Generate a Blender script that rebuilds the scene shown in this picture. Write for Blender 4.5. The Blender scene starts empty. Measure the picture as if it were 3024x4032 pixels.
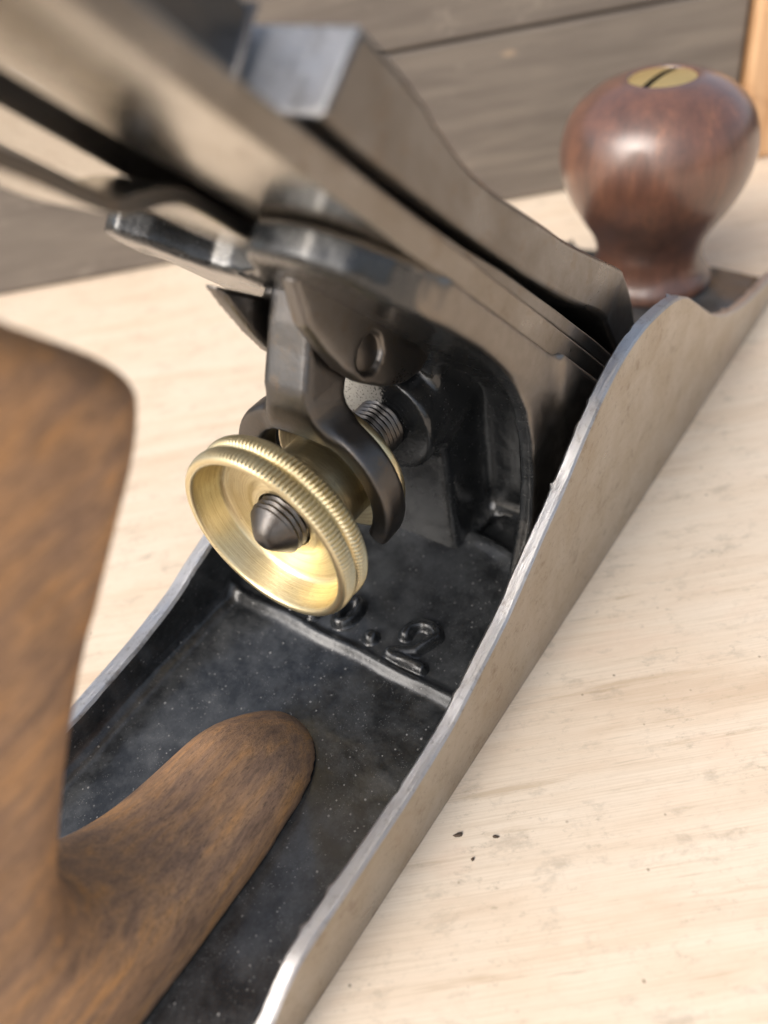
import bpy, math, random
import numpy as np
from mathutils import Vector, Matrix

SC = bpy.context.scene
COL = SC.collection
U = 0.1                       # millimetres -> scene units (1 unit = 1 cm)
SC.unit_settings.system = 'METRIC'
SC.unit_settings.scale_length = 0.01
random.seed(7); np.random.seed(7)

# ------------------------------------------------------------------ camera
cam = bpy.data.cameras.new("camera")
cam.sensor_fit = 'VERTICAL'; cam.sensor_height = 36; cam.lens = 28.924
cam.clip_start = 0.05; cam.clip_end = 5000
camo = bpy.data.objects.new("camera", cam); COL.objects.link(camo)
Cpos = Vector((-51.448, -61.042, 100.943)) * U
Rv = Vector((0.56542952, -0.81263216, -0.14113269))
Uv = Vector((0.61833919, 0.30440255, 0.72456589))
Fv = Vector((0.54584439, 0.49695882, -0.6746005))
camo.matrix_world = Matrix(((Rv.x, Uv.x, -Fv.x, Cpos.x), (Rv.y, Uv.y, -Fv.y, Cpos.y),
                            (Rv.z, Uv.z, -Fv.z, Cpos.z), (0, 0, 0, 1)))
cam.dof.use_dof = True
cam.dof.focus_distance = 10.9
cam.dof.aperture_fstop = 0.125
SC.camera = camo

# ------------------------------------------------------------------ sky and sun
SUN_EL, SUN_AZ = math.radians(38), math.radians(180 - 10)      # azimuth measured from +x towards +y
w = bpy.data.worlds.new("World"); SC.world = w; w.use_nodes = True
nt = w.node_tree; bg = nt.nodes['Background']
sky = nt.nodes.new('ShaderNodeTexSky'); sky.sky_type = 'NISHITA'; sky.sun_disc = False
sky.sun_elevation = SUN_EL; sky.sun_rotation = math.pi / 2 - SUN_AZ
sky.air_density = 1.0; sky.dust_density = 6.0; sky.ozone_density = 1.0
hs = nt.nodes.new('ShaderNodeHueSaturation'); hs.inputs['Saturation'].default_value = 0.62
nt.links.new(sky.outputs[0], hs.inputs['Color']); nt.links.new(hs.outputs[0], bg.inputs[0]); bg.inputs[1].default_value = 0.15
sun = bpy.data.lights.new("sun", 'SUN'); sun.energy = 1.4; sun.angle = math.radians(50); sun.color = (1, 0.98, 0.955)
suno = bpy.data.objects.new("sun", sun); COL.objects.link(suno)
sd = Vector((math.cos(SUN_EL) * math.cos(SUN_AZ), math.cos(SUN_EL) * math.sin(SUN_AZ), math.sin(SUN_EL)))
suno.rotation_euler = sd.to_track_quat('Z', 'Y').to_euler()
suno.location = sd * 60
SC.view_settings.view_transform = 'Standard'; SC.view_settings.look = 'None'
SC.view_settings.exposure = 0.72; SC.view_settings.gamma = 1.0
SC.cycles.use_denoising = True
SC.cycles.max_bounces = 8; SC.cycles.caustics_reflective = False; SC.cycles.caustics_refractive = False

# ------------------------------------------------------------------ material helpers
class M:
    def __init__(s, name):
        s.m = bpy.data.materials.new(name); s.m.use_nodes = True
        s.t = s.m.node_tree; s.b = s.t.nodes['Principled BSDF']
        s.tc = s.t.nodes.new('ShaderNodeTexCoord').outputs['Object']
    def n(s, typ, **kw):
        n = s.t.nodes.new('ShaderNode' + typ)
        for k, v in kw.items(): setattr(n, k, v)
        return n
    def put(s, sock, v):
        if hasattr(v, 'is_output') or isinstance(v, bpy.types.NodeSocket): s.t.links.new(v, sock)
        else: sock.default_value = v
    def map(s, scale=(1, 1, 1), rot=(0, 0, 0), loc=(0, 0, 0), src=None):
        n = s.n('Mapping'); s.put(n.inputs[0], src or s.tc)
        n.inputs['Scale'].default_value = scale; n.inputs['Rotation'].default_value = rot; n.inputs['Location'].default_value = loc
        return n.outputs[0]
    def noise(s, vec, scale=5, detail=4, rough=0.55, dist=0.0):
        n = s.n('TexNoise'); s.put(n.inputs['Vector'], vec)
        n.inputs['Scale'].default_value = scale; n.inputs['Detail'].default_value = detail
        n.inputs['Roughness'].default_value = rough; n.inputs['Distortion'].default_value = dist
        return n.outputs['Fac']
    def voro(s, vec, scale):
        n = s.n('TexVoronoi'); s.put(n.inputs['Vector'], vec); n.inputs['Scale'].default_value = scale
        return n.outputs['Distance']
    def ramp(s, f, pts, interp='LINEAR'):
        n = s.n('ValToRGB'); s.put(n.inputs[0], f); cr = n.color_ramp; cr.interpolation = interp
        while len(cr.elements) > 1: cr.elements.remove(cr.elements[-1])
        for i, (p, c) in enumerate(pts):
            e = cr.elements[0] if i == 0 else cr.elements.new(p)
            e.position = p
            e.color = (c, c, c, 1) if isinstance(c, (int, float)) else (*c, 1)
        return n.outputs[0]
    def mix(s, f, a, b, blend='MIX'):
        n = s.n('MixRGB', blend_type=blend); s.put(n.inputs[0], f)
        for i, v in ((1, a), (2, b)):
            s.put(n.inputs[i], (*v, 1) if isinstance(v, tuple) and len(v) == 3 else v)
        return n.outputs[0]
    def math(s, op, a, b=0.0):
        n = s.n('Math', operation=op); s.put(n.inputs[0], a); s.put(n.inputs[1], b); return n.outputs[0]
    def bump(s, h, strength=0.3, dist=0.02, prev=None):
        n = s.n('Bump'); n.inputs['Strength'].default_value = strength; n.inputs['Distance'].default_value = dist
        s.put(n.inputs['Height'], h)
        if prev is not None: s.put(n.inputs['Normal'], prev)
        s.put(s.b.inputs['Normal'], n.outputs[0]); return n.outputs[0]
    def set(s, **kw):
        for k, v in kw.items(): s.put(s.b.inputs[k.replace('_', ' ')], v)
        return s

def mat_steel(name, col=(0.40, 0.375, 0.345), rough=0.34, stretch=(0.25, 6, 6), rot=(0, 0, 0), blot=0.5, warm=(0.36, 0.31, 0.25), bump=0.12, vary=0.25):
    m = M(name)
    v = m.map(stretch, rot)
    sc = m.noise(v, 9, 5, 0.6)
    big = m.noise(m.tc, 1.3, 5, 0.65, 0.4)
    pit = m.noise(m.tc, 16, 3, 0.6)
    base = m.mix(m.ramp(big, [(0.38, 0.0), (0.66, blot)]), col, warm)
    base = m.mix(m.ramp(pit, [(0.58, 0.0), (0.74, 0.4)]), base, (0.15, 0.12, 0.095))
    rust = m.noise(m.map((1, 1, 1), loc=(5, 3, 2)), 3.4, 7, 0.7)
    base = m.mix(m.ramp(rust, [(0.56, 0.0), (0.68, 0.5)]), base, (0.17, 0.125, 0.085))
    r = m.math('ADD', m.math('MULTIPLY', sc, 0.22), rough - 0.11)
    r = m.math('ADD', r, m.math('MULTIPLY', m.math('SUBTRACT', big, 0.5), vary))
    m.set(Base_Color=base, Metallic=1.0, Roughness=r)
    scr = m.noise(m.map((stretch[0] * 0.5, stretch[1] * 5, stretch[2] * 5), (rot[0], rot[1] + 0.35, rot[2])), 7, 3, 0.6)
    scm = m.ramp(scr, [(0.60, 0.0), (0.68, 1.0)])
    m.set(Roughness=m.math('ADD', r, m.math('MULTIPLY', scm, 0.12)))
    b = m.bump(m.math('ADD', sc, m.math('MULTIPLY', scm, -0.5)), bump, 0.012)
    m.bump(m.noise(m.tc, 4, 3), 0.06, 0.06, b)
    return m.m

def japan_nodes(m, dusty, gloss):
    lump = m.noise(m.tc, 3.2, 3, 0.5)
    fine = m.noise(m.tc, 16, 4, 0.6)
    vn = m.n('TexVoronoi'); m.put(vn.inputs['Vector'], m.map((1, 1, 1), (0.3, 0.2, 0.5))); vn.inputs['Scale'].default_value = 17
    sc_ = m.n('SeparateXYZ'); m.put(sc_.inputs[0], vn.outputs['Color'])
    rr_ = m.math('MULTIPLY', m.math('POWER', sc_.outputs[0], 2.2), 0.30)
    dd_ = m.math('ADD', vn.outputs['Distance'], m.math('MULTIPLY', m.math('SUBTRACT', fine, 0.5), 0.25))
    sp = m.math('MULTIPLY', m.ramp(m.math('SUBTRACT', rr_, dd_), [(0.0, 0.0), (0.04, 1.0)]), m.math('ADD', 0.35, m.math('MULTIPLY', sc_.outputs[1], 0.65)))
    gate = m.ramp(m.noise(m.tc, 9, 3), [(0.42, 0.0), (0.52, 1.0)])
    sp2 = m.ramp(m.voro(m.map((1, 1, 1), (0.9, 0.1, 0.2)), 34), [(0.0, 1.0), (0.15, 0.8), (0.24, 0.0)])
    gate2 = m.ramp(m.noise(m.map((1, 1, 1), loc=(4, 2, 1)), 6, 5, 0.7), [(0.50, 0.0), (0.62, 1.0)])
    sp = m.math('MAXIMUM', m.math('MULTIPLY', sp, gate), m.math('MULTIPLY', m.math('MULTIPLY', sp2, gate2), 0.65))
    sp = m.math('MULTIPLY', sp, 0.8 * dusty)
    haze = m.ramp(m.noise(m.map((0.7, 0.7, 0.7)), 2.2, 8, 0.75), [(0.40, 0.0), (0.72, 0.40 * dusty)])
    base = m.mix(haze, (0.010, 0.0110, 0.012), (0.15, 0.156, 0.16))
    base = m.mix(sp, base, (0.34, 0.335, 0.32))
    r = m.math('ADD', gloss, m.math('MULTIPLY', m.noise(m.tc, 2.2, 4), 0.22))
    r = m.math('ADD', r, m.math('MULTIPLY', sp, 0.4))
    m.set(Base_Color=base, Metallic=0.0, Roughness=r, Coat_Weight=0.5, Coat_Roughness=0.14)
    b = m.bump(lump, 0.45, 0.06)
    b = m.bump(fine, 0.25, 0.02, b)
    m.bump(sp, 0.5, 0.012, b)

def mat_japan(name='black_japanning', dusty=1.0, gloss=0.22):
    m = M(name); japan_nodes(m, dusty, gloss)
    return m.m

def mat_brass(name='brass', turned=False, rough=0.25):
    m = M(name)
    big = m.noise(m.tc, 2.2, 4, 0.6)
    spots = m.noise(m.tc, 9, 4, 0.7)
    base = m.mix(m.ramp(big, [(0.35, 0.0), (0.7, 0.6)]), (0.80, 0.71, 0.47), (0.70, 0.58, 0.34))
    base = m.mix(m.ramp(spots, [(0.64, 0.0), (0.74, 0.6)]), base, (0.24, 0.16, 0.06))
    if turned:                                           # rings left by the lathe about the wheel's axis
        sp = m.n('SeparateXYZ'); m.put(sp.inputs[0], m.tc)
        dy = m.math('SUBTRACT', sp.outputs[1], 0.05); dz = m.math('SUBTRACT', sp.outputs[2], 3.2)
        rad = m.math('SQRT', m.math('ADD', m.math('MULTIPLY', dy, dy), m.math('MULTIPLY', dz, dz)))
        cb = m.n('CombineXYZ'); m.put(cb.inputs[0], rad); m.put(cb.inputs[1], m.math('MULTIPLY', sp.outputs[0], 1.0)); m.put(cb.inputs[2], m.math('MULTIPLY', big, 0.1))
        sc = m.noise(cb.outputs[0], 34, 4, 0.7)
        base = m.mix(m.ramp(sc, [(0.45, 0.0), (0.7, 0.5)]), base, (0.46, 0.33, 0.14))
        h = 0.5
    else:
        sc = m.noise(m.map((3, 3, 3)), 6, 4, 0.6); h = 0.14
    m.set(Base_Color=base, Metallic=1.0, Roughness=m.math('ADD', rough, m.math('MULTIPLY', sc, 0.22)))
    m.bump(sc, h, 0.01)
    return m.m

def mat_wood(name, stops, stretch=(1, 1, 1), rot=(0, 0, 0), scale=2.0, rough=0.45, coat=0.0, pore=0.35, bump=0.25, big=0.6, dark=(0.02, 0.012, 0.008)):
    m = M(name)
    v = m.map(stretch, rot)
    g = m.noise(v, scale, 6, 0.62, 0.25)
    base = m.ramp(g, stops)
    p = m.noise(m.map(tuple(a * 4 for a in stretch), rot), scale * 2.4, 4, 0.65)
    pm = m.ramp(p, [(0.56, 0.0), (0.70, pore)])
    base = m.mix(pm, base, dark)
    fib = m.noise(m.map(tuple(a * 3.2 for a in stretch), rot), scale * 1.6, 6, 0.7)
    base = m.mix(m.ramp(fib, [(0.42, 0.0), (0.66, 0.42)]), base, tuple(c * 2.2 for c in dark))
    st = m.ramp(m.noise(m.tc, big, 5, 0.65, 0.3), [(0.50, 0.0), (0.74, 0.42)])
    base = m.mix(st, base, tuple(c * 1.6 for c in dark))
    m.set(Base_Color=base, Roughness=m.math('ADD', rough - 0.08, m.math('MULTIPLY', g, 0.18)), Coat_Weight=coat, Coat_Roughness=0.22)
    b = m.bump(m.math('ADD', p, m.math('MULTIPLY', fib, 0.8)), bump, 0.012)
    m.bump(m.noise(m.tc, 5, 4, 0.6), bump * 0.4, 0.02, b)
    return m.m

STEEL = mat_steel('ground_steel', (0.42, 0.39, 0.35), 0.36, blot=0.6, warm=(0.36, 0.30, 0.225), vary=0.35)
STEELV = mat_steel('worn_steel', (0.20, 0.193, 0.188), 0.36, (1.5, 4, 4), blot=0.7, warm=(0.17, 0.148, 0.125), vary=0.5)  # base colour darkened in place of dark surroundings mirrored by side faces
EDGEST = mat_steel('dim_reflection_edge_steel', (0.25, 0.233, 0.215), 0.34, (1.0, 4, 1.0), blot=0.7, warm=(0.20, 0.17, 0.135), vary=0.4)  # edge colour darkened to stand for the dim horizon the blade's edges reflect
FILED = mat_steel('filed_edge_steel', (0.52, 0.52, 0.53), 0.33, (0.12, 16, 0.12), blot=0.35, bump=0.5)
IRONM = mat_steel('blade_steel', (0.62, 0.60, 0.56), 0.20, (0.3, 5, 0.3), blot=0.35, warm=(0.42, 0.37, 0.30), bump=0.08)
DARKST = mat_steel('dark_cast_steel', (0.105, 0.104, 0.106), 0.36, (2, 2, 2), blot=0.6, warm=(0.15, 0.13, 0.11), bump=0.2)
JAPAN = mat_japan()
JAPANC = mat_japan('clean_black_japanning', 0.25, 0.14)
BRASS = mat_brass()
BRASSW = mat_brass('turned_brass', True)
KNOBW = mat_wood('polished_rosewood', [(0.28, (0.075, 0.034, 0.023)), (0.48, (0.115, 0.050, 0.032)), (0.64, (0.155, 0.066, 0.038)), (0.78, (0.26, 0.11, 0.05))],
                 (2.2, 2.2, 0.35), scale=1.1, rough=0.42, coat=0.9, pore=0.35, bump=0.22, big=0.8)
TOTEW = mat_wood('worn_rosewood', [(0.25, (0.20, 0.118, 0.07)), (0.40, (0.36, 0.215, 0.13)), (0.53, (0.49, 0.28, 0.145)), (0.68, (0.64, 0.33, 0.13))],
                 (0.55, 2.8, 2.8), (0, math.radians(-18), 0), 1.8, rough=0.5, coat=0.0, pore=0.75, bump=0.9, big=0.8, dark=(0.03, 0.02, 0.015))

# ------------------------------------------------------------------ mesh helpers
def link(name, me, mats, parent=None, smooth=True):
    o = bpy.data.objects.new(name, me); COL.objects.link(o)
    for m in (mats if isinstance(mats, (list, tuple)) else [mats]): me.materials.append(m)
    if smooth and len(me.polygons): me.polygons.foreach_set('use_smooth', [True] * len(me.polygons))
    if parent: o.parent = parent
    return o

def mesh(name, verts, faces, mats, parent=None, smooth=True, midx=None, sharp=None):
    me = bpy.data.meshes.new(name)
    v = np.asarray(verts, float) * U
    me.from_pydata(v.tolist(), [], faces)
    o = link(name, me, mats, parent, smooth)
    if midx is not None: me.polygons.foreach_set('material_index', list(midx))
    me.update()
    if sharp is not None: me.set_sharp_from_angle(angle=math.radians(sharp))
    return o

def bevel(o, wmm, seg=2, ang=35):
    b = o.modifiers.new('bevel', 'BEVEL'); b.width = wmm * U; b.segments = seg
    b.limit_method = 'ANGLE'; b.angle_limit = math.radians(ang); b.harden_normals = False
    return o

def tag(o, label=None, cat=None, group=None, kind=None):
    for k, v in (('label', label), ('category', cat), ('group', group), ('kind', kind)):
        if v: o[k] = v
    return o

def grid_faces(nu, nv, wrapu=False, wrapv=False):
    F = []
    for i in range(nu if wrapu else nu - 1):
        for j in range(nv if wrapv else nv - 1):
            a = i * nv + j; b = ((i + 1) % nu) * nv + j
            c = ((i + 1) % nu) * nv + (j + 1) % nv; d = i * nv + (j + 1) % nv
            F.append((a, b, c, d))
    return F

def lathe(name, prof, axis, origin, mats, parent, seg=96, rfun=None, sharp=40):
    """prof: (along axis, radius) list; axis 'x' or 'z'"""
    P = np.array(prof, float); t = np.linspace(0, 2 * np.pi, seg, endpoint=False)
    V = []
    for a, r in P:
        rr = np.full(seg, r) if rfun is None else rfun(a, r, t)
        if axis == 'x': V.append(np.stack([np.full(seg, a), rr * np.cos(t), rr * np.sin(t)], 1))
        else: V.append(np.stack([rr * np.cos(t), rr * np.sin(t), np.full(seg, a)], 1))
    V = np.concatenate(V) + np.array(origin, float)
    F = grid_faces(len(P), seg, False, True)
    if axis == 'x': F = [f[::-1] for f in F]
    return mesh(name, V, F, mats, parent, True, None, sharp)

def extrude(name, poly, y0, y1, mats, parent, fr=None, midx=None, bev=0.3, seg=2):
    """polygon of (x,z) pushed through y0..y1"""
    n = len(poly); fr = fr or (lambda x, y, z: (x, y, z))
    V = [fr(x, y0, z) for x, z in poly] + [fr(x, y1, z) for x, z in poly]
    F = [tuple(range(n)), tuple(range(2 * n - 1, n - 1, -1))] + [(i, n + i, n + (i + 1) % n, (i + 1) % n) for i in range(n)]
    area = sum(poly[i][0] * poly[(i + 1) % n][1] - poly[(i + 1) % n][0] * poly[i][1] for i in range(n))
    if (area > 0) != (y1 > y0): F = [f[::-1] for f in F]
    o = mesh(name, V, F, mats, parent, True, None)
    o.data.set_sharp_from_angle(angle=math.radians(30))
    if bev: bevel(o, bev, seg)
    return o

def bed(s, y, n): return (71.2 - .70711 * s + .70711 * n, y, .70711 * s + .70711 * n)

def spline(pts, k=6):
    P = np.array(pts, float); out = []
    for i in range(len(P) - 1):
        a = P[max(i - 1, 0)]; b = P[i]; c = P[i + 1]; d = P[min(i + 2, len(P) - 1)]
        for t in np.linspace(0, 1, k, endpoint=False):
            out.append(0.5 * ((2 * b) + (c - a) * t + (2 * a - 5 * b + 4 * c - d) * t * t + (3 * b - a - 3 * c + d) * t ** 3))
    out.append(P[-1]); return np.array(out)

# signed distance helpers (numpy)
def smin(a, b, k):
    h = np.clip(0.5 + 0.5 * (b - a) / k, 0, 1); return b * (1 - h) + a * h - k * h * (1 - h)
def smax(a, b, k): return -smin(-a, -b, k)
def sdpoly(px, pz, poly):
    P = np.array(poly, float); d = np.full(px.shape, 1e9); s = np.ones(px.shape)
    n = len(P)
    for i in range(n):
        a, b = P[i], P[i - 1]
        ex, ez = b - a; wx, wz = px - a[0], pz - a[1]
        t = np.clip((wx * ex + wz * ez) / (ex * ex + ez * ez + 1e-12), 0, 1)
        d = np.minimum(d, (wx - ex * t) ** 2 + (wz - ez * t) ** 2)
        c1 = pz >= a[1]; c2 = pz < b[1]; c3 = ex * wz > ez * wx
        s = np.where((c1 & c2 & c3) | (~c1 & ~c2 & ~c3), -s, s)
    return s * np.sqrt(d)

def surface_nets(name, f, lo, step, mats, parent):
    """polygonise field f (negative inside) sampled on a regular grid"""
    nx, ny, nz = f.shape; ins = f < 0
    c = np.zeros((nx - 1, ny - 1, nz - 1), int)
    cs = [(i, j, k) for i in (0, 1) for j in (0, 1) for k in (0, 1)]
    sl = lambda A, o: A[o[0]:nx - 1 + o[0], o[1]:ny - 1 + o[1], o[2]:nz - 1 + o[2]]
    for o in cs: c += sl(ins, o)
    act = (c > 0) & (c < 8); idx = np.full(act.shape, -1); ids = np.argwhere(act); idx[act] = np.arange(len(ids))
    acc = np.zeros((len(ids), 3)); cnt = np.zeros(len(ids))
    for a in cs:
        for ax in range(3):
            if a[ax]: continue
            b = list(a); b[ax] = 1
            fa = sl(f, a)[act]; fb = sl(f, b)[act]; m = (fa < 0) != (fb < 0)
            t = np.where(m, fa / np.where(m, fa - fb, 1), 0)
            p = np.tile(np.array(a, float), (len(ids), 1)); p[:, ax] += t
            acc[m] += p[m]; cnt[m] += 1
    V = (ids + acc / cnt[:, None]) * step + np.array(lo)
    F = []
    for ax in range(3):
        u, v = [(1, 2), (2, 0), (0, 1)][ax]
        s0 = [slice(None)] * 3; s1 = [slice(None)] * 3
        s0[ax] = slice(0, -1); s1[ax] = slice(1, None)
        for q in (u, v): s0[q] = slice(1, -1); s1[q] = slice(1, -1)
        A = ins[tuple(s0)]; B = ins[tuple(s1)]
        e = np.argwhere(A != B); fl = A[A != B]
        off = np.zeros(3, int); off[u] = off[v] = 1
        e = e + off
        du = np.zeros(3, int); du[u] = 1; dv = np.zeros(3, int); dv[v] = 1
        q = [idx[tuple((e - a).T)] for a in (du + dv, dv, np.zeros(3, int), du)]
        Q = np.stack(q, 1); Q[~fl] = Q[~fl][:, ::-1]
        F.append(Q)
    F = np.concatenate(F)
    return mesh(name, V, F.tolist(), mats, parent)

def axes(lo, hi, step):
    a = [np.arange(lo[i], hi[i] + step, step) for i in range(3)]
    return np.meshgrid(*a, indexing='ij')

# ================================================================== bench and boards
E_ = Vector((.656, -.755, 0)).normalized(); N_ = Vector((-.755, -.656, 0)).normalized()
yaw = math.atan2(E_.y, E_.x); B0 = Vector((55.6, 169.4, 0)) * U
RW = Matrix.Translation(B0) @ Matrix.Rotation(yaw, 4, 'Z')     # local x along the boards, local -y towards the camera

def mat_bench():
    m = M('pale_pine')
    v = m.map((0.16, 1.3, 1.3))
    g = m.noise(v, 1.6, 7, 0.6, 0.5)
    base = m.ramp(g, [(0.30, (0.56, 0.43, 0.31)), (0.46, (0.645, 0.525, 0.40)), (0.62, (0.675, 0.57, 0.45)), (0.8, (0.62, 0.50, 0.375))])
    big = m.noise(m.map((0.5, 1, 1)), 0.45, 4, 0.6, 0.3)
    base = m.mix(m.ramp(big, [(0.40, 0.0), (0.7, 0.45)]), base, (0.67, 0.59, 0.485))
    st = m.noise(m.map((0.22, 3.2, 1)), 1.5, 5, 0.66, 0.3)
    base = m.mix(m.ramp(st, [(0.60, 0.0), (0.70, 0.5)]), base, (0.40, 0.29, 0.18))
    sm = m.noise(m.map((0.8, 1.4, 1), loc=(3, 1, 0)), 1.7, 8, 0.74, 0.2)
    base = m.mix(m.ramp(sm, [(0.54, 0.0), (0.64, 0.34), (0.78, 0.6)]), base, (0.25, 0.21, 0.16))
    sm2 = m.noise(m.map((0.9, 1.5, 1), loc=(11, 5, 0)), 5.5, 6, 0.75)
    sm2 = m.math('MULTIPLY', m.ramp(sm2, [(0.56, 0.0), (0.66, 0.5)]), m.ramp(m.noise(m.tc, 0.9, 3), [(0.44, 0.0), (0.6, 1.0)]))
    base = m.mix(sm2, base, (0.28, 0.23, 0.17))
    scf = m.noise(m.map((0.35, 5, 1), (0, 0, 0.25), (2, 2, 0)), 2.2, 4, 0.7)
    base = m.mix(m.ramp(scf, [(0.62, 0.0), (0.69, 0.4)]), base, (0.36, 0.29, 0.21))
    fg = m.noise(m.map((0.10, 9, 1)), 5, 4, 0.65)
    base = m.mix(m.ramp(fg, [(0.44, 0.0), (0.68, 0.34)]), base, (0.44, 0.33, 0.22))
    mot = m.noise(m.map((0.7, 1.3, 1), loc=(1, 7, 0)), 6, 6, 0.75)
    base = m.mix(m.ramp(mot, [(0.50, 0.0), (0.72, 0.22)]), base, (0.45, 0.36, 0.26))
    dt = m.math('MULTIPLY', m.ramp(m.voro(m.tc, 3.6), [(0.04, 1.0), (0.10, 0.0)]), m.ramp(m.noise(m.tc, 1.3, 2), [(0.50, 0.0), (0.58, 0.8)]))
    base = m.mix(dt, base, (0.14, 0.10, 0.06))
    rd = m.ramp(m.noise(m.map((0.6, 1.2, 1), loc=(9, 4, 0)), 0.9, 4), [(0.55, 0.0), (0.75, 0.35)])
    base = m.mix(rd, base, (0.64, 0.46, 0.345))
    m.set(Base_Color=base, Roughness=m.math('ADD', 0.5, m.math('MULTIPLY', g, 0.2)))
    b = m.bump(m.noise(m.map((0.12, 4, 4)), 5, 4, 0.6), 0.12, 0.02)
    m.bump(dt, 0.2, 0.02, b)
    return m.m

def mat_grey():
    m = M('weathered_grey_wood')
    v = m.map((0.10, 1, 1.2))
    g = m.noise(v, 1.8, 7, 0.65, 0.4)
    base = m.ramp(g, [(0.3, (0.085, 0.070, 0.058)), (0.48, (0.115, 0.096, 0.080)), (0.62, (0.145, 0.122, 0.10)), (0.8, (0.115, 0.094, 0.076))])
    fl = m.noise(m.map((0.55, 1, 1.0)), 1.1, 8, 0.75)
    base = m.mix(m.ramp(fl, [(0.58, 0.0), (0.72, 0.65)]), base, (0.235, 0.20, 0.165))
    kn = m.ramp(m.voro(m.map((0.5, 1, 1.3)), 0.9), [(0.03, 0.7), (0.12, 0.0)])
    base = m.mix(kn, base, (0.30, 0.22, 0.15))
    cr = m.noise(m.map((0.06, 1, 4.5)), 1.4, 4, 0.6, 0.2)
    crm = m.ramp(cr, [(0.66, 0.0), (0.72, 0.6)])
    base = m.mix(crm, base, (0.06, 0.045, 0.035))
    m.set(Base_Color=base, Roughness=0.8)
    m.bump(m.noise(m.map((0.1, 4, 4)), 4, 5, 0.65), 0.4, 0.03)
    return m.m

def mat_orange():
    m = M('honey_coloured_wood')
    v = m.map((1.2, 1, 0.18))
    g = m.noise(v, 1.6, 6, 0.6, 0.8)
    base = m.ramp(g, [(0.3, (0.27, 0.14, 0.06)), (0.5, (0.40, 0.235, 0.12)), (0.7, (0.48, 0.31, 0.175))])
    st = m.ramp(m.noise(m.map((0.5, 1, 1.6)), 1.2, 4), [(0.56, 0.0), (0.68, 0.55)])
    base = m.mix(st, base, (0.20, 0.09, 0.04))
    m.set(Base_Color=base, Roughness=0.6)
    m.bump(g, 0.25, 0.03)
    return m.m

def slab(name, x0, x1, y0, y1, z0, z1, m, parent=None, bev=1.0):
    V = [(x, y, z) for x in (x0, x1) for y in (y0, y1) for z in (z0, z1)]
    F = [(0, 1, 3, 2), (4, 6, 7, 5), (0, 4, 5, 1), (2, 3, 7, 6), (0, 2, 6, 4), (1, 5, 7, 3)]
    o = mesh(name, V, F, m, parent, True); o.data.set_sharp_from_angle(angle=math.radians(30))
    bevel(o, bev, 2)
    return o

bench = slab('workbench', -900, 900, -800, 40, -40, 0, mat_bench())
bench.matrix_world = RW
tag(bench, 'pale pine bench top, smudged and scratched, under the hand plane', 'workbench')

GREY = mat_grey()
wall = bpy.data.objects.new('plank_backboard', None); COL.objects.link(wall); wall.matrix_world = RW
tag(wall, 'grey weathered board of stacked planks standing at the back of the bench', 'board')
zs = [(0.3, 43.7), (44.2, 79)]
for i, (a, b) in enumerate(zs):
    slab('plank', -330 - i * 3, 215.2 - i * 0.6, 0, 16 + i, a, b, GREY, wall, 0.8)
post = slab('wooden_post', 216.4, 262, -3, 40, 0.3, 58, mat_orange(), None, 1.5)
post.matrix_world = RW
tag(post, 'honey coloured wooden post standing beside the grey plank board', 'post')

# ================================================================== hand plane
plane = bpy.data.objects.new('hand_plane', None); COL.objects.link(plane)
plane.empty_display_size = 2
tag(plane, 'small antique metal bench plane with brass adjusting wheel and dark wood knob', 'hand plane')

# ---- casting: floor as a relief sheet, cheeks as shaped plates
prof = [(-44, 8.2), (-41.5, 9.9), (-38.5, 11.1), (-34, 11.4), (-29, 11.4), (-22, 11.6), (-17, 11.9), (-11, 12.6), (-7.6, 13.3), (-3.6, 14.7),
        (3.7, 17.3), (7.4, 18.9), (14.2, 22.9), (18.5, 25.3), (21.4, 26.9), (24, 28.6), (27.6, 31), (32.4, 33.8), (35, 35), (38.3, 36.2),
        (42, 37), (46.9, 37.3), (50.6, 37), (56.5, 36), (60.8, 34.7), (64, 33.2), (67.1, 31.2), (72.4, 27.2), (78, 23), (83, 19.6), (90, 16),
        (96.7, 13.4), (103.6, 11.4), (112.7, 9.3), (118, 8.4), (122, 7.9)]
YR0, YR1 = -26.0, -23.95
def yl_out(x): return np.interp(x, [-60, -31, -6, 130], [22.6, 23.5, 24.5, 24.6])
body_v, body_f, body_m = [], [], []
def add(V, F, mi):
    b = len(body_v); body_v.extend(V); body_f.extend([tuple(b + i for i in f) for f in F]); body_m.extend([mi] * len(F) if isinstance(mi, int) else mi)
top = spline(prof, 5)
top = np.vstack([[(-57, 3.5), (-55, 5.0), (-50, 6.0)], top, [(124.5, 6.8), (126, 4.5)]])
rng = np.random.RandomState(3)
def cheek(right):
    V = []; n = len(top); jit = rng.normal(0, 0.018, n) + (rng.rand(n) < 0.10) * rng.normal(0, 0.16, n)
    for (x, z), j in zip(top, jit):
        if right: yo, yi = YR0, YR1 + 0.06 * math.sin(x * 0.17) + j; s = -1
        else:
            yo = yl_out(x); yi = yo - 2.7; s = 1
            z = z - np.interp(x, [-60, -31, -16, -6], [1.4, 1.4, .6, 0])
        V += [(x, yo, 0.25), (x, yo, z - 0.35), (x, yo - s * 0.30, z - 0.02 + j * .5), (x, yi + s * 0.35, z + 0.02), (x, yi, z - 0.45 + 2 * j), (x, yi, 0.5), (x, yo - s * 0.3, 0.0)]
    F, mi = [], []
    for i in range(n - 1):
        for k in range(7):
            a = i * 7 + k; b = i * 7 + (k + 1) % 7; f = (a, b, b + 7, a + 7)
            F.append(f if not right else f[::-1]); mi.append([0, 1, 1, 1, 2, 2, 0][k])
    for e in (0, (n - 1) * 7):
        f = tuple(e + k for k in range(7)); F.append(f if (e == 0) == right else f[::-1]); mi.append(0)
    add(V, F, mi)
cheek(True); cheek(False)

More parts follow.
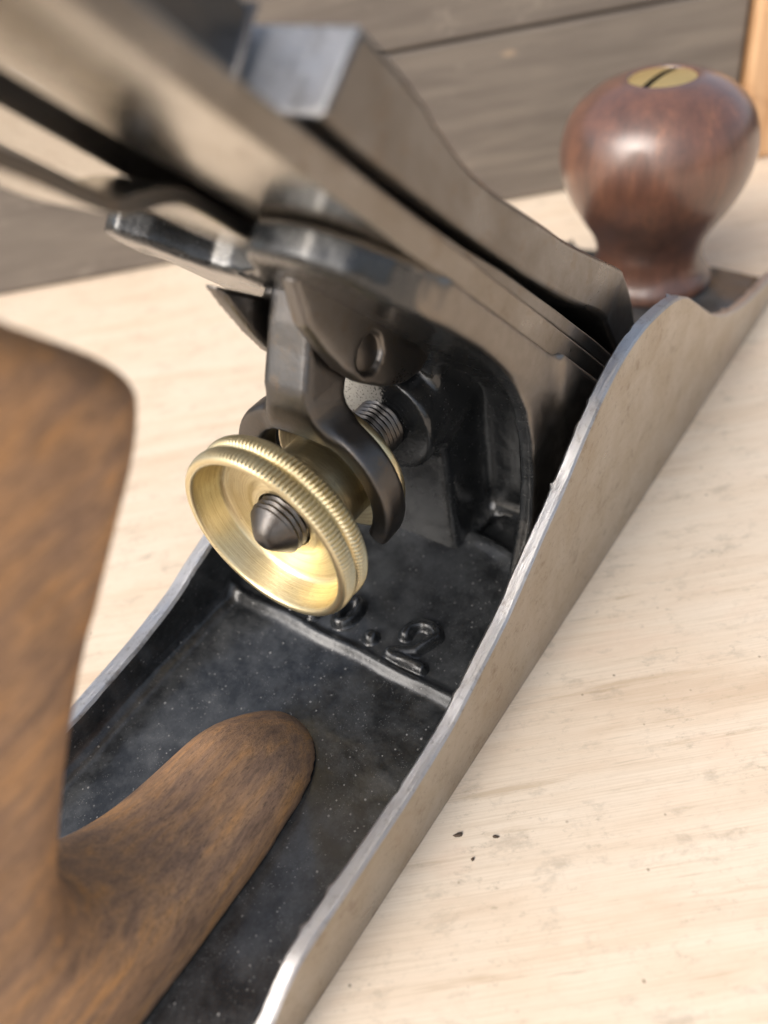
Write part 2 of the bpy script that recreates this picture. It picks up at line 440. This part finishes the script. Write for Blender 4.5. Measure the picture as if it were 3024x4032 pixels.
def floor_z(X, Y):
    yi_l = yl_out(X) - 2.7
    z = np.full(X.shape, 4.0)
    z += 1.25 * np.exp(-((X + 0.1 - 0.012 * Y + 0.10 * np.sin(Y * .45)) / 0.95) ** 2)                       # low cast rib behind the number
    z += np.where(X > 0, 0.35 * np.clip(X / 2, 0, 1), 0)
    lx = 26.2 + 0.012 * (Y + 3) ** 2 * -1
    z += 1.5 * np.clip((X - 10) / 14, 0, 1) ** 2 + 1.9 / (1 + np.exp(-(X - lx) / 0.55)) - 3.0 / (1 + np.exp(-(X - lx - 2.2) / 0.35))
    z = np.where(X > 74, 4.5, z)
    dR = Y - YR1; dL = yi_l - Y
    for d, r in ((dR, 2.2), (dL, 2.6)):
        q = np.clip(r - d, 0, r); z = np.maximum(z, 4.0 + r - np.sqrt(np.maximum(r * r - q * q, 0)) + 0 * z) if False else z + (r - np.sqrt(np.maximum(r * r - q * q, 0)))
    lum = 0
    for a, b, ph, am in ((.31, .22, 0, .09), (.17, .41, 1.3, .09), (.57, .35, 2.1, .05), (.83, .71, .4, .035), (1.5, 1.1, 2.2, .02)):
        lum = lum + am * np.sin(a * X + ph) * np.cos(b * Y + 1.7 * ph)
    return z + lum
xs = np.concatenate([np.arange(-57, -4, 1.2), np.arange(-4, 4, 0.22), np.arange(4, 32, 0.6), np.arange(32, 127.5, 1.8), [127.9]])
nv = 90
GX = np.zeros((len(xs), nv)); GY = np.zeros_like(GX)
for i, x in enumerate(xs):
    t = np.linspace(0, 1, nv); t = 0.5 - 0.5 * np.cos(np.pi * t) * (0.35 + 0.65 * np.abs(np.cos(np.pi * t)))
    t = (t - t.min()) / (t.max() - t.min())
    GY[i] = (YR1 - 0.05) + t * ((yl_out(x) - 2.65) - (YR1 - 0.05)); GX[i] = x
GX = np.where(GX > 100, 100 + (GX - 100) * (1 - 0.00022 * (GY + 1) ** 2 * 0.6), GX)
GZ = floor_z(GX, GY)
fv = np.stack([GX, GY, GZ], 2).reshape(-1, 3).tolist()
ff = grid_faces(len(xs), nv)
add(fv, ff, 2)
# sole underneath and the two ends
sv = []
for i in (0, len(xs) - 1):
    for j in range(nv): sv += [(GX[i, j], GY[i, j], GZ[i, j]), (GX[i, j] , GY[i, j], 0.05)]
sf = []
for e in (0, 1):
    o0 = e * nv * 2
    for j in range(nv - 1):
        f = (o0 + 2 * j, o0 + 2 * j + 1, o0 + 2 * j + 3, o0 + 2 * j + 2); sf.append(f if e == 0 else f[::-1])
add(sv, sf, 0)
add([(-57, -25.7, 0.03), (125, -25.7, 0.03), (125, 24, 0.03), (-57, 22.4, 0.03)], [(0, 3, 2, 1)], 0)
body = mesh('plane_body', body_v, body_f, [STEEL, FILED, JAPAN], plane, True, body_m)
body.data.set_sharp_from_angle(angle=math.radians(35))
body['label'] = 'cast body with black floor and bare steel cheeks'

# ---- raised cast characters N o . 2 on the floor
def letter(strokes, w=0.9, h=1.5, step=0.16):
    pts = [np.array(s, float) for s in strokes]
    allp = np.vstack(pts); lo = allp.min(0) - w - 1.1; hi = allp.max(0) + w + 1.1
    X, Y = np.meshgrid(np.arange(lo[0], hi[0], step), np.arange(lo[1], hi[1], step), indexing='ij')
    d = np.full(X.shape, 1e9)
    for P in pts:
        if len(P) == 1: d = np.minimum(d, np.hypot(X - P[0, 0], Y - P[0, 1])); continue
        for a, b in zip(P[:-1], P[1:]):
            e = b - a; t = np.clip(((X - a[0]) * e[0] + (Y - a[1]) * e[1]) / (e @ e), 0, 1)
            d = np.minimum(d, np.hypot(X - a[0] - e[0] * t, Y - a[1] - e[1] * t))
    hgt = h * (0.93 + 0.07 * np.sin(X * 1.9 + Y * 1.3)) * (1 / (1 + np.exp((d - w) / 0.17))) - 0.14
    Z = floor_z(X, Y) + hgt
    keep = d < w + 0.95
    nx, ny = X.shape; F = [f for f in grid_faces(nx, ny) if all(keep.flat[i] for i in f)]
    used = sorted({i for f in F for i in f}); mp = {o: k for k, o in enumerate(used)}
    V = np.stack([X, Y, Z], 2).reshape(-1, 3)[used]
    mesh('raised_letter', V, [tuple(mp[i] for i in f) for f in F], JAPANC, body)
def arc(cx, cy, rx, ry, a0, a1, n=14):
    a = np.radians(np.linspace(a0, a1, n)); return np.stack([cx + rx * np.cos(a), cy + ry * np.sin(a)], 1)
letter([[(2.2, 10.6), (8.8, 10.6), (2.2, 6.6), (8.8, 6.6)]])
letter([arc(5.4, 1.9, 2.5, 1.35, 0, 360, 24)], 0.8)
letter([[(3.0, -4.1)]], 1.1)
two = np.vstack([arc(6.7, -10.6, 2.3, 2.35, 110, -60, 16), [(4.2, -11.2), (2.4, -8.6), (2.0, -8.2)], [(1.9, -10), (2.0, -13.6)]])
letter([two], 0.85, 1.5)

# ---- frog (the sloping iron bed) as one cast lump
st = 0.5
lo, hi = (-14, -22.5, 3), (64, 21.5, 78)
X, Y, Z = axes(lo, hi, st)
S = (Z - X + 71.2) / 1.41421; Nn = (X + Z - 71.2) / 1.41421
yq = np.arange(-24, 24, .25)
Tq = np.interp(yq, [-20.6, -19.6, -17.5, -14, -10, -7, -4.5, -2, 0.5, 3, 5.5, 8, 10, 12, 15, 18, 19.6], [42, 46.5, 50, 52, 52.3, 51.4, 48.8, 44.8, 42.0, 40.6, 40.2, 40.8, 43.0, 46.2, 48.6, 47.5, 43])
T = np.interp(Y, yq, Tq) + 50.35
hw = np.abs(Y + 0.5) - 20.1
plate = np.maximum(np.maximum(Nn + 0.35, -3.5 - Nn), np.maximum((S - T) * 0.72, 10 - S))
plate = smax(plate, hw, 0.8)
rim = smax(smax(np.abs(Nn + 2.0) - 1.65, np.abs(S - T + 2.4) * 0.75 - 1.7, 1.6), hw, 1.0)
f = smin(plate, rim, 1.2)
xr = np.interp(Z, [3, 10, 15, 18.4, 25, 31.7, 37.6, 43, 48.5, 53, 57.3, 61.5, 66], [17, 19.5, 22, 23.4, 24.1, 24, 22.9, 20.4, 17.5, 14.3, 9.7, 5.7, 0])
webz = smax((xr - X) * 0.8, Nn + 0.35, 0.5)
webL0 = smax(webz, S - 75, 1.0); webz = smax(webz, S - T + 3.0, 1.0)
webR = smax(webz, np.abs(Y + 19.35) - 1.25, 0.6)
webL = smax(webL0, np.abs(Y - 18.3) - 1.3, 0.6)
f = smin(f, webR, 2.6); f = smin(f, webL, 2.6)
# back wall between the webs, foot and column
backw = np.maximum(np.maximum(33 - X - 0.010 * (Z - 20) ** 2 * 0, X - 60), np.maximum(Nn + 0.35, hw + 1))
f = smin(f, backw, 5.0)
foot = smax(smax(27.5 - X, Z - 8.0, 2.0), np.maximum(hw, X - 60), 0.6)
arch = np.hypot(Z - 4.0, Y + 11.5) - 4.2
foot = smax(foot, -smax(arch, X - 36, 0.5), 0.8)
f = smin(f, foot, 3.0)
col = smax(smax(23.5 - X, np.abs(Y - 0.2) - 7.2, 1.5), np.maximum(Nn + 1, Z - 44), 1.0)
f = smin(f, col, 2.5)
boss = smax(np.hypot(Y - 0.5, Z - 32) - 8.3, np.maximum(19.2 - X, X - 36), 0.9)
f = smin(f, boss, 1.2)
earp = [(2.6, 64), (2.9, 58), (5.0, 53.4), (7.0, 49.8), (9.6, 46.6), (13.6, 43.4), (17.6, 41.5), (20.8, 41.0), (24, 42), (27, 46), (12, 62)]
ear2 = sdpoly(X[:, 0, :], Z[:, 0, :], earp)[:, None, :]
earb = smax(ear2 + 0 * Y, Nn + 1.5, 0.5)
pinr = np.hypot(X - 11.9, Z - 49.4)
slot = np.maximum(np.maximum(np.abs(Y - 0.5) - 4.2, 7.0 - X), np.maximum(45 - Z, Z - 53)); slot = np.maximum(slot, -Nn - 12)
f = np.maximum(f, -slot)
FROGM = M('japanned_cast_iron'); japan_nodes(FROGM, 0.25, 0.14)
def frog_mask(m):
    sp = m.n('SeparateXYZ'); m.put(sp.inputs[0], m.tc)
    ge = lambda a, b, wdt: m.ramp(m.math('ADD', m.math('DIVIDE', m.math('SUBTRACT', a, b), wdt), 0.5), [(0.0, 0.0), (1.0, 1.0)])
    side = ge(m.math('ABSOLUTE', m.math('ADD', sp.outputs[1], 0.05)), 1.985, 0.02)
    face = ge(m.math('ADD', sp.outputs[0], sp.outputs[2]), 7.12 - 0.085, 0.02)
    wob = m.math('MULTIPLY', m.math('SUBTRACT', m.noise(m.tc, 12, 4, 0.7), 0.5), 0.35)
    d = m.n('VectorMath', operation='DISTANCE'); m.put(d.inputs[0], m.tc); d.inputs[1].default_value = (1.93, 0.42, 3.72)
    patch = m.math('MULTIPLY', ge(0.47, m.math('ADD', d.outputs['Value'], wob), 0.05), 0.9)  # pale speckled bare patch; light from the left is painted in too
    return m.math('MAXIMUM', side, face), patch
mk, patch = frog_mask(FROGM)
st_b = FROGM.n('BsdfPrincipled'); st_b.inputs['Metallic'].default_value = 1.0
FROGM.put(st_b.inputs['Base Color'], FROGM.mix(FROGM.noise(FROGM.tc, 5, 6, 0.7), (0.27, 0.25, 0.23, 1), (0.17, 0.145, 0.12, 1)))
FROGM.put(st_b.inputs['Roughness'], FROGM.math('ADD', 0.26, FROGM.math('MULTIPLY', FROGM.noise(FROGM.tc, 7, 4, 0.6), 0.25)))
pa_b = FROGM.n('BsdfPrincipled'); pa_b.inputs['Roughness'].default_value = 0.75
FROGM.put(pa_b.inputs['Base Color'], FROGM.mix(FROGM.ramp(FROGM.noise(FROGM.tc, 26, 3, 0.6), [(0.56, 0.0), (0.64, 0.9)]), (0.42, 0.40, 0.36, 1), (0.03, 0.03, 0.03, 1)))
mx = FROGM.n('MixShader'); FROGM.put(mx.inputs[0], mk); FROGM.put(mx.inputs[1], FROGM.b.outputs[0]); FROGM.put(mx.inputs[2], st_b.outputs[0])
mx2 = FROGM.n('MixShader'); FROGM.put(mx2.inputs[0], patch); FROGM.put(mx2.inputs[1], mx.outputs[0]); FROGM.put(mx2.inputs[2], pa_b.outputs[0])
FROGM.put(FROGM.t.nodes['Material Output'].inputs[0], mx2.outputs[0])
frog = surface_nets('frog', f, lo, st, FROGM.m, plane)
sm = frog.modifiers.new('smooth', 'SMOOTH'); sm.factor = 0.5; sm.iterations = 2
# two lugs that carry the yoke's pin, with a shallow bore on the outer face
for y0, y1 in ((-6.1, -3.6), (4.9, 7.4)):
    eo = sdpoly(X[:, 0, :], Z[:, 0, :], earp if y0 < 0 else [(1.6, 61.4), (2.9, 58)] + earp[2:10] + [(15, 60.5), (9.5, 55.6)])[:, None, :]
    sub = (slice(28, 84), slice(int((y0 - 2 + 22.5) / st), int((y1 + 2 + 22.5) / st)), slice(70, 130))
    Xs, Ys, Zs = X[sub], Y[sub], Z[sub]
    fe = smax(smax(eo[28:84, :, 70:130] + 0 * Ys, (Xs + Zs - 71.2) / 1.41421 + 1.5, 0.5), np.abs(Ys - (y0 + y1) / 2) - (y1 - y0) / 2, 0.6)
    pr_ = np.hypot(Xs - 11.9, Zs - 49.4)
    yo = y0 if y0 < 0 else y1
    fe = np.maximum(fe, -np.maximum(pr_ - 2.5, np.abs(Ys - yo) - 0.8))
    surface_nets('pivot_lug', fe, (lo[0] + 28 * st, lo[1] + sub[1].start * st, lo[2] + 70 * st), st, STEELV, frog)

lathe('pivot_pin', [(-5.55, 0.01), (-5.55, 2.0), (-5.4, 2.3), (6.9, 2.3), (6.9, 0.01)], 'x', (0, 0, 0), DARKST, frog, 32).matrix_world = \
    Matrix.Translation(Vector((11.9, 0, 49.4)) * U) @ Matrix.Rotation(math.pi / 2, 4, 'Z')

# ---- yoke that straddles the wheel's groove
st = 0.4
lo, hi = (-2, -14, 17), (16, 17, 66)
X, Y, Z = axes(lo, hi, st)
R = np.hypot(Y - 1.0, Z - 32); A = np.degrees(np.arctan2(Z - 32, Y - 1.0))
xa = np.interp(Z, [40, 43, 45.6, 48.4, 50.3, 52.8, 55.5, 58, 62, 66], [4.2, 3.1, 2.6, 2.9, 3.8, 5.0, 6.1, 7.6, 10.5, 14])
arm = smax(smax(xa - X, X - xa - np.interp(Z, [40, 43.5, 46.5, 52, 60], [4.6, 5.2, 7.8, 8.0, 7.5]), 0.8), np.maximum(np.abs(Y - 0.3) - np.interp(Z, [42, 47, 52], [4.4, 3.5, 3.4]), np.maximum(41.5 - Z, Z - 64)), 0.8)
ro = 12.1 + 0.9 * np.clip((Y - 2) / 8, 0, 1)
ring = smax(smax(R - ro, 9.2 - R, 0.6), np.abs(X - 6.1) - 2.15, 0.7)
ang = np.abs((A - 88 + 180) % 360 - 180)
ring = smax(ring, (ang - 128) * 0.18, 1.0)
f = smin(arm, ring, 2.2)
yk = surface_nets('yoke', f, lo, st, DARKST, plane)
sm = yk.modifiers.new('smooth', 'SMOOTH'); sm.factor = 0.5; sm.iterations = 5

# ---- brass adjusting wheel with double knurled rim
AX = (0, 0.5, 32)
wp = [(-2.2, 4.05), (-2.55, 4.2), (-2.6, 4.9), (-2.5, 5.5), (-2.15, 5.9), (-2.05, 6.6), (-2.1, 7.6), (-2.2, 9.0), (-2.35, 9.9), (-2.6, 10.35), (-3.1, 10.6), (-3.9, 10.8),
      (-5.0, 11.2), (-6.5, 11.45), (-6.8, 11.6), (-6.9, 11.85), (-6.9, 12.35), (-6.75, 12.6),
      (-6.55, 12.72), (-6.3, 12.86), (-5.9, 12.95), (-5.5, 12.97), (-5.1, 12.95), (-4.75, 12.86), (-4.5, 12.65), (-4.35, 12.35), (-4.15, 12.3), (-3.98, 12.5),
      (-3.75, 12.8), (-3.4, 12.95), (-3.0, 12.98), (-2.6, 12.95), (-2.25, 12.8), (-2.0, 12.55), (-1.75, 12.3), (-1.45, 11.6), (-1.3, 10), (-1.15, 8.2), (-0.8, 7.1), (0, 6.7), (2.5, 6.6), (8.3, 6.6),
      (8.6, 7.0), (8.7, 9.7), (8.85, 10.1), (9.1, 10.25), (9.7, 10.25), (10.0, 10.1), (10.1, 9.8), (10.15, 4.2)]
NK = 132
def knurl(a, r, t):
    k = np.clip((r - 12.6) / 0.3, 0, 1) if -6.6 < a < -1.9 else 0
    ph = 0.06 * (1 if a < -4.2 else -1)
    return r - k * 0.42 * (1 - np.abs(np.sin(NK * t / 2 + ph + a * 0.12))) ** 1.2
lathe('adjusting_wheel', wp, 'x', AX, BRASSW, plane, NK * 8, knurl, 50)

# ---- threaded stud
xs_ = np.concatenate([[-7.0, -6.97, -6.7, -6.2, -5.6, -5.2, -5.0], np.arange(-4.85, 22, 0.09)])
tip = lambda a: np.interp(a, [-7.0, -6.97, -6.7, -6.2, -5.6, -5.0, -4.5, -4.3], [0.01, 0.9, 1.5, 2.1, 2.75, 3.35, 3.85, 3.95])
def thr(a, r, t):
    ph = (a / 0.8 + t / (2 * np.pi)) % 1.0
    tri = 1 - np.abs(2 * ph - 1)
    return np.minimum(3.95 - 0.38 * tri ** 0.8, r) * (1 if a > -5.2 else 1)
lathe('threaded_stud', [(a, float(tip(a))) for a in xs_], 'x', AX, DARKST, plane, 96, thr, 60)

# ---- blade, chip breaker, lateral lever
def plate_cells(name, sc, yc, holes, tfun, nb, mats, bev=0.25):
    ns, ny = len(sc), len(yc(0) if callable(yc) else yc); V, F = [], []
    for top_ in (0, 1):
        for s in sc:
            for y in (yc(s) if callable(yc) else yc): V.append(bed(s, y, nb(s) + (tfun(s) if top_ else 0)))
    id_ = lambda t, i, j: t * ns * ny + i * ny + j
    solid = lambda i, j: 0 <= i < ns - 1 and 0 <= j < ny - 1 and (i, j) not in holes
    for i in range(ns - 1):
        for j in range(ny - 1):
            if not solid(i, j): continue
            q = [(i, j), (i + 1, j), (i + 1, j + 1), (i, j + 1)]
            F.append(tuple(id_(1, *p) for p in q)[::-1]); F.append(tuple(id_(0, *p) for p in q))
            for (di, dj), (p, r) in (((-1, 0), (q[3], q[0])), ((1, 0), (q[1], q[2])), ((0, -1), (q[0], q[1])), ((0, 1), (q[2], q[3]))):
                if not solid(i + di, j + dj): F.append((id_(1, *p), id_(1, *r), id_(0, *r), id_(0, *p)))
    used = sorted({i for f in F for i in f}); mp = {o: k for k, o in enumerate(used)}
    o = mesh(name, [V[i] for i in used], [tuple(mp[i] for i in f) for f in F], mats, plane, True)
    if isinstance(mats, list):
        for p in o.data.polygons: p.material_index = int(abs(p.normal.y) > 0.7)
    o.data.set_sharp_from_angle(angle=math.radians(30)); bevel(o, bev, 2)
    return o
ti = lambda s: np.interp(s, [0, 45, 70, 125, 165], [3.8, 3.75, 3.4, 2.6, 2.2])
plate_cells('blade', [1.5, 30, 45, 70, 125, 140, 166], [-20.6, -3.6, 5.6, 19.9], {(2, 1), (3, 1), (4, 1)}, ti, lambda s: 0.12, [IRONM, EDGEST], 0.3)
tch = lambda s: np.interp(s, [1, 8, 20, 45, 62, 78, 84, 92, 120], [0.3, 1.3, 2.0, 2.0, 1.7, 1.4, 1.2, 1.1, 1.1])
nch = lambda s: ti(s) + 0.17 + np.interp(s, [1, 15, 30, 80], [0.0, 0.15, 0.04, 0.0])
cs = [1.5, 8, 14, 20, 30, 45, 62, 78]
V_ = []
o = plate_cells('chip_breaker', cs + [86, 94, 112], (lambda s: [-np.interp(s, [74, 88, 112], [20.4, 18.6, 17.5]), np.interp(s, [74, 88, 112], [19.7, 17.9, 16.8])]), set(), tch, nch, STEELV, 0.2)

path = spline([(86, -0.95), (99, -0.95), (106.6, -1.0), (109.0, -1.7), (111.0, -3.0), (113.0, -4.2), (115.6, -4.7), (122, -5.0), (135, -6.0), (154, -7.2)], 6)
V, F = [], []
for k, (s, n) in enumerate(path):
    tdir = path[min(k + 1, len(path) - 1)] - path[max(k - 1, 0)]; tdir /= np.linalg.norm(tdir); nr = np.array([-tdir[1], tdir[0]])
    for y, h in ((-3.4, .75), (-3.4, -.75), (6.2, -.75), (6.2, .75)):
        V.append(bed(s + nr[0] * h, y, n + nr[1] * h))
npth = len(path)
F = [(i * 4 + k, i * 4 + (k + 1) % 4, (i + 1) * 4 + (k + 1) % 4, (i + 1) * 4 + k) for i in range(npth - 1) for k in range(4)] + [(3, 2, 1, 0), tuple((npth - 1) * 4 + k for k in range(4))]
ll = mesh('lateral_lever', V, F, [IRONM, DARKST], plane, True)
for p in ll.data.polygons: p.material_index = int(abs(p.normal.y) > 0.7)
ll.data.set_sharp_from_angle(angle=math.radians(40)); bevel(ll, 0.3, 2)

# ---- lever cap and its cam lever
up = [(111.2, 11.4), (106, 11.4), (99, 10.9), (92, 10.2), (87, 10.3), (80.7, 11), (72, 12.1), (64, 13), (54.5, 14.7), (48, 15.9), (42.7, 16.8), (39, 16.9), (34, 16.3), (28.6, 15.2), (15, 11), (8, 7.4)]
dn = [(7, 6.0), (12, 6.1), (20, 6.6), (34, 8.4), (45, 9.4), (56, 7.8), (68, 6.5), (78, 5.8), (92, 5.0), (107, 4.4), (112.3, 4.5)]
upS = spline(up, 4); dnS = spline(dn, 4)
ss = np.linspace(0, 1, 60)
def along(P, t): 
    d = np.r_[0, np.cumsum(np.hypot(*np.diff(P, axis=0).T))]; d /= d[-1]
    return np.stack([np.interp(t, d, P[:, 0]), np.interp(t, d, P[:, 1])], 1)
UQ = along(upS, ss); DQ = along(dnS, 1 - ss)
V, F = [], []
ny = 15
for i in range(60):
    s_ = 0.5 * (UQ[i, 0] + DQ[i, 0])
    hwid = np.interp(s_, [6, 20, 40, 42.5, 46, 112], [15.5, 17.6, 19.2, 19.75, 19.9, 19.9])
    for j in range(ny):
        y = -0.35 + hwid * math.sin(math.pi / 2 * max(-1, min(1, (2 * j / (ny - 1) - 1) * 1.0)))
        crown = 1.2 * (1 - (y / 20) ** 2) if 10 < s_ < 100 else 0.3
        V.append(bed(UQ[i, 0], y, UQ[i, 1] + crown - (0.25 if j in (0, ny - 1) else 0)))
    for j in range(ny - 1, -1, -1):
        y = -0.35 + hwid * math.sin(math.pi / 2 * (2 * j / (ny - 1) - 1))
        V.append(bed(DQ[i, 0], y, DQ[i, 1] + (0.25 if j in (0, ny - 1) else 0)))
m2 = 2 * ny
F = grid_faces(60, m2, False, True); F += [tuple(range(m2)), tuple(59 * m2 + k for k in range(m2 - 1, -1, -1))]
F = [f[::-1] for f in F]
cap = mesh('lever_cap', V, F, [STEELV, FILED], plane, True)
for p in cap.data.polygons: p.material_index = int(abs(p.normal.dot(Vector((-.707, 0, .707)))) > 0.8 and p.center.z > 7.5)  # brighter steel on the end face stands in for the sky it reflects
cap.data.set_sharp_from_angle(angle=math.radians(38)); bevel(cap, 0.8, 3, 40)
V = []
camp = spline([(112.9, 5.0), (118, 5.4), (126, 6.2), (136, 7.6), (143, 9.2)], 4)
cam_up = spline([(112.9, 11.8), (118, 12.6), (126, 12.6), (136, 11.8), (143, 10.8)], 4)
for (a, b), (c, d) in zip(camp, cam_up):
    wv = np.interp(a, [112, 125, 143], [11.0, 10.0, 8.0])
    V += [bed(a, -wv - .3, b), bed(a, wv - .3, b), bed(c, wv - .3, d), bed(c, -wv - .3, d)]
nq = len(camp)
F = grid_faces(nq, 4, False, True) + [(3, 2, 1, 0), tuple((nq - 1) * 4 + k for k in range(4))]
cl = mesh('cam_lever', V, F, DARKST, cap, True); cl.data.set_sharp_from_angle(angle=math.radians(40)); bevel(cl, 0.5, 2)

# ---- wooden tote (rear handle)
tp = spline([(-13.0, -8), (-13.1, 0), (-13.5, 4.6), (-15.2, 7.2), (-17.6, 9.2), (-20.5, 11.0), (-24, 12.2), (-28, 12.4), (-33.5, 12.8), (-39, 14.4), (-43.9, 17.6), (-47.2, 22.2), (-47.2, 28.4),
             (-43.2, 36.2), (-39.0, 42.6), (-33.9, 49.2), (-30.7, 52.4), (-26.5, 57.4), (-23.2, 61.2), (-20.9, 65.0), (-20.3, 66.8), (-21.9, 69.8), (-26.2, 74.6), (-31, 79.5), (-40, 84.5), (-52, 88), (-63, 88.4)], 4)
tp2 = spline([(-67, 86), (-66, 81), (-61, 74), (-60.5, 66), (-64, 56), (-69, 46), (-73.5, 36), (-76, 26), (-76.5, 14), (-76, -8)], 4)
tpoly = np.vstack([tp, tp2])
st = 0.7
lo, hi = (-80, -16, 2), (-11, 11, 92)
X, Y, Z = axes(lo, hi, st)
d2 = sdpoly(X[:, 0, :], Z[:, 0, :], tpoly)[:, None, :]
hwid = np.interp(X, [-44, -33, -27, -21, -17, -13], [9.8, 9.5, 9.0, 8.3, 7.6, 7.2])
yc = -2.7
r_ = np.interp(Z, [3, 8, 30, 54, 64], [7.2, 7.4, 7.0, 5.8, 3.4]) 
qa = d2 + r_; qb = np.abs(Y - yc) - (hwid - r_)
f = np.sqrt(np.maximum(qa, 0) ** 2 + np.maximum(qb, 0) ** 2) + np.minimum(np.maximum(qa, qb), 0) - r_
f = smax(f, 3.7 - Z, 0.3)
tote = surface_nets('handle', f, lo, st, TOTEW, plane)
sm = tote.modifiers.new('smooth', 'SMOOTH'); sm.factor = 0.5; sm.iterations = 6
tote['label'] = 'worn brown wooden rear handle'

# ---- knob and its slotted brass screw
KX = (118.2, 0.0, 0)
kp = spline([(4.4, 12.4), (4.8, 13.7), (6.4, 13.3), (8.6, 12.0), (11.0, 11.3), (13.6, 11.4), (16.6, 12.5), (20.2, 14.7), (24.5, 17.2), (29.5, 19.0), (34, 19.5), (38.8, 18.4), (42, 16.5), (44.8, 13.1), (46.4, 9.5), (47.0, 7.2), (46.9, 6.5), (46.0, 6.3)], 5)
knob = lathe('knob', [tuple(a) for a in kp], 'z', KX, KNOBW, plane, 96)
# domed brass head cut by a slot: two half discs and a slot floor
sa = math.radians(-10)
V, F = [], []
def dome(r): return 46.75 + 0.7 * (1 - (r / 6.4) ** 2)
for side in (1, -1):
    base = len(V); nR, nA = 8, 25
    for i in range(nR + 1):
        rr = 6.4 * i / nR
        for k in range(nA):
            a = math.pi * k / (nA - 1)
            x_, y_ = rr * math.cos(a), rr * math.sin(a)
            y_ = 0.72 + y_ * (6.4 - 0.72) / 6.4
            q = math.hypot(x_, y_)
            if q > 6.4: x_ *= 6.4 / q; y_ *= 6.4 / q
            V.append((x_, side * y_, dome(min(6.4, math.hypot(x_, y_)))))
    for i in range(nR):
        for k in range(nA - 1):
            f_ = (base + i * nA + k, base + (i + 1) * nA + k, base + (i + 1) * nA + k + 1, base + i * nA + k + 1)
            F.append(f_ if side == 1 else f_[::-1])
    nslot = len(F) if side == 1 else nslot
    if side == -1: top2 = len(F)
    b2 = len(V)                                             # slot wall
    for k in range(21):
        x_ = -6.35 + 12.7 * k / 20
        V += [(x_, side * 0.72, dome(min(6.4, math.hypot(x_, .72)))), (x_, side * 0.66, 45.4)]
    for k in range(20):
        f_ = (b2 + 2 * k, b2 + 2 * k + 1, b2 + 2 * k + 3, b2 + 2 * k + 2); F.append(f_ if side == -1 else f_[::-1])
b3 = len(V); V += [(-6.35, -.75, 45.5), (6.35, -.75, 45.5), (6.35, .75, 45.5), (-6.35, .75, 45.5)]; F.append((b3, b3 + 1, b3 + 2, b3 + 3))
ca, sa_ = math.cos(sa), math.sin(sa)
V = [(KX[0] + x * ca - y * sa_, KX[1] + x * sa_ + y * ca, z) for x, y, z in V]
SCRB = mat_brass('golden_brass', False, 0.36)
for n_ in SCRB.node_tree.nodes:
    if n_.type == 'MIX_RGB' and tuple(round(c, 2) for c in n_.inputs[1].default_value[:3]) == (0.8, 0.71, 0.47):
        n_.inputs[1].default_value = (0.96, 0.70, 0.30, 1); n_.inputs[2].default_value = (0.80, 0.54, 0.20, 1)
DARKSLOT = M('dark_screw_slot').set(Base_Color=(0.02, 0.014, 0.008, 1), Roughness=0.8).m  # dark colour for the walls and floor of the screw slot
midx = [0] * nslot + [1] * 20 + [0] * (top2 - nslot - 20) + [1] * 21
scr = mesh('knob_screw', V, F, [SCRB, DARKSLOT], knob, True, midx); scr.data.set_sharp_from_angle(angle=math.radians(40))

# ================================================================== crumbs on the bench
CRM = M('dark_wood_crumb').set(Base_Color=(0.075, 0.050, 0.032, 1), Roughness=0.8).m
def crumb(x, y, sx, sy, rz, label):
    bm_v = []; rs = np.random.RandomState(int(abs(x * 7 + y * 3)) % 999)
    n, m_ = 8, 5; V, F = [], []
    for i in range(m_):
        ph = math.pi * i / (m_ - 1)
        for k in range(n):
            a = 2 * math.pi * k / n; q = 1 + rs.uniform(-.25, .25)
            lx, ly, lz = sx * math.sin(ph) * math.cos(a) * q, sy * math.sin(ph) * math.sin(a) * q, 0.32 * sy * (1 - math.cos(ph)) * q
            V.append((lx * math.cos(rz) - ly * math.sin(rz), lx * math.sin(rz) + ly * math.cos(rz), lz))
    o = mesh('wood_crumb', V, grid_faces(m_, n, False, True), CRM, None, True)
    o.location = Vector((x, y, 0.02)) * U
    tag(o, label, 'crumb', 'dark crumbs on the bench')
crumb(-14.7, -29.5, 0.62, 0.36, -0.9, 'larger dark crumb on the bench close beside the steel cheek')
crumb(-12.5, -33.6, 0.50, 0.24, -1.1, 'thin dark crumb lying farthest out from the steel cheek')
crumb(-16.4, -32.6, 0.28, 0.24, 0.3, 'tiny round crumb nearest the viewer of the three on the bench')
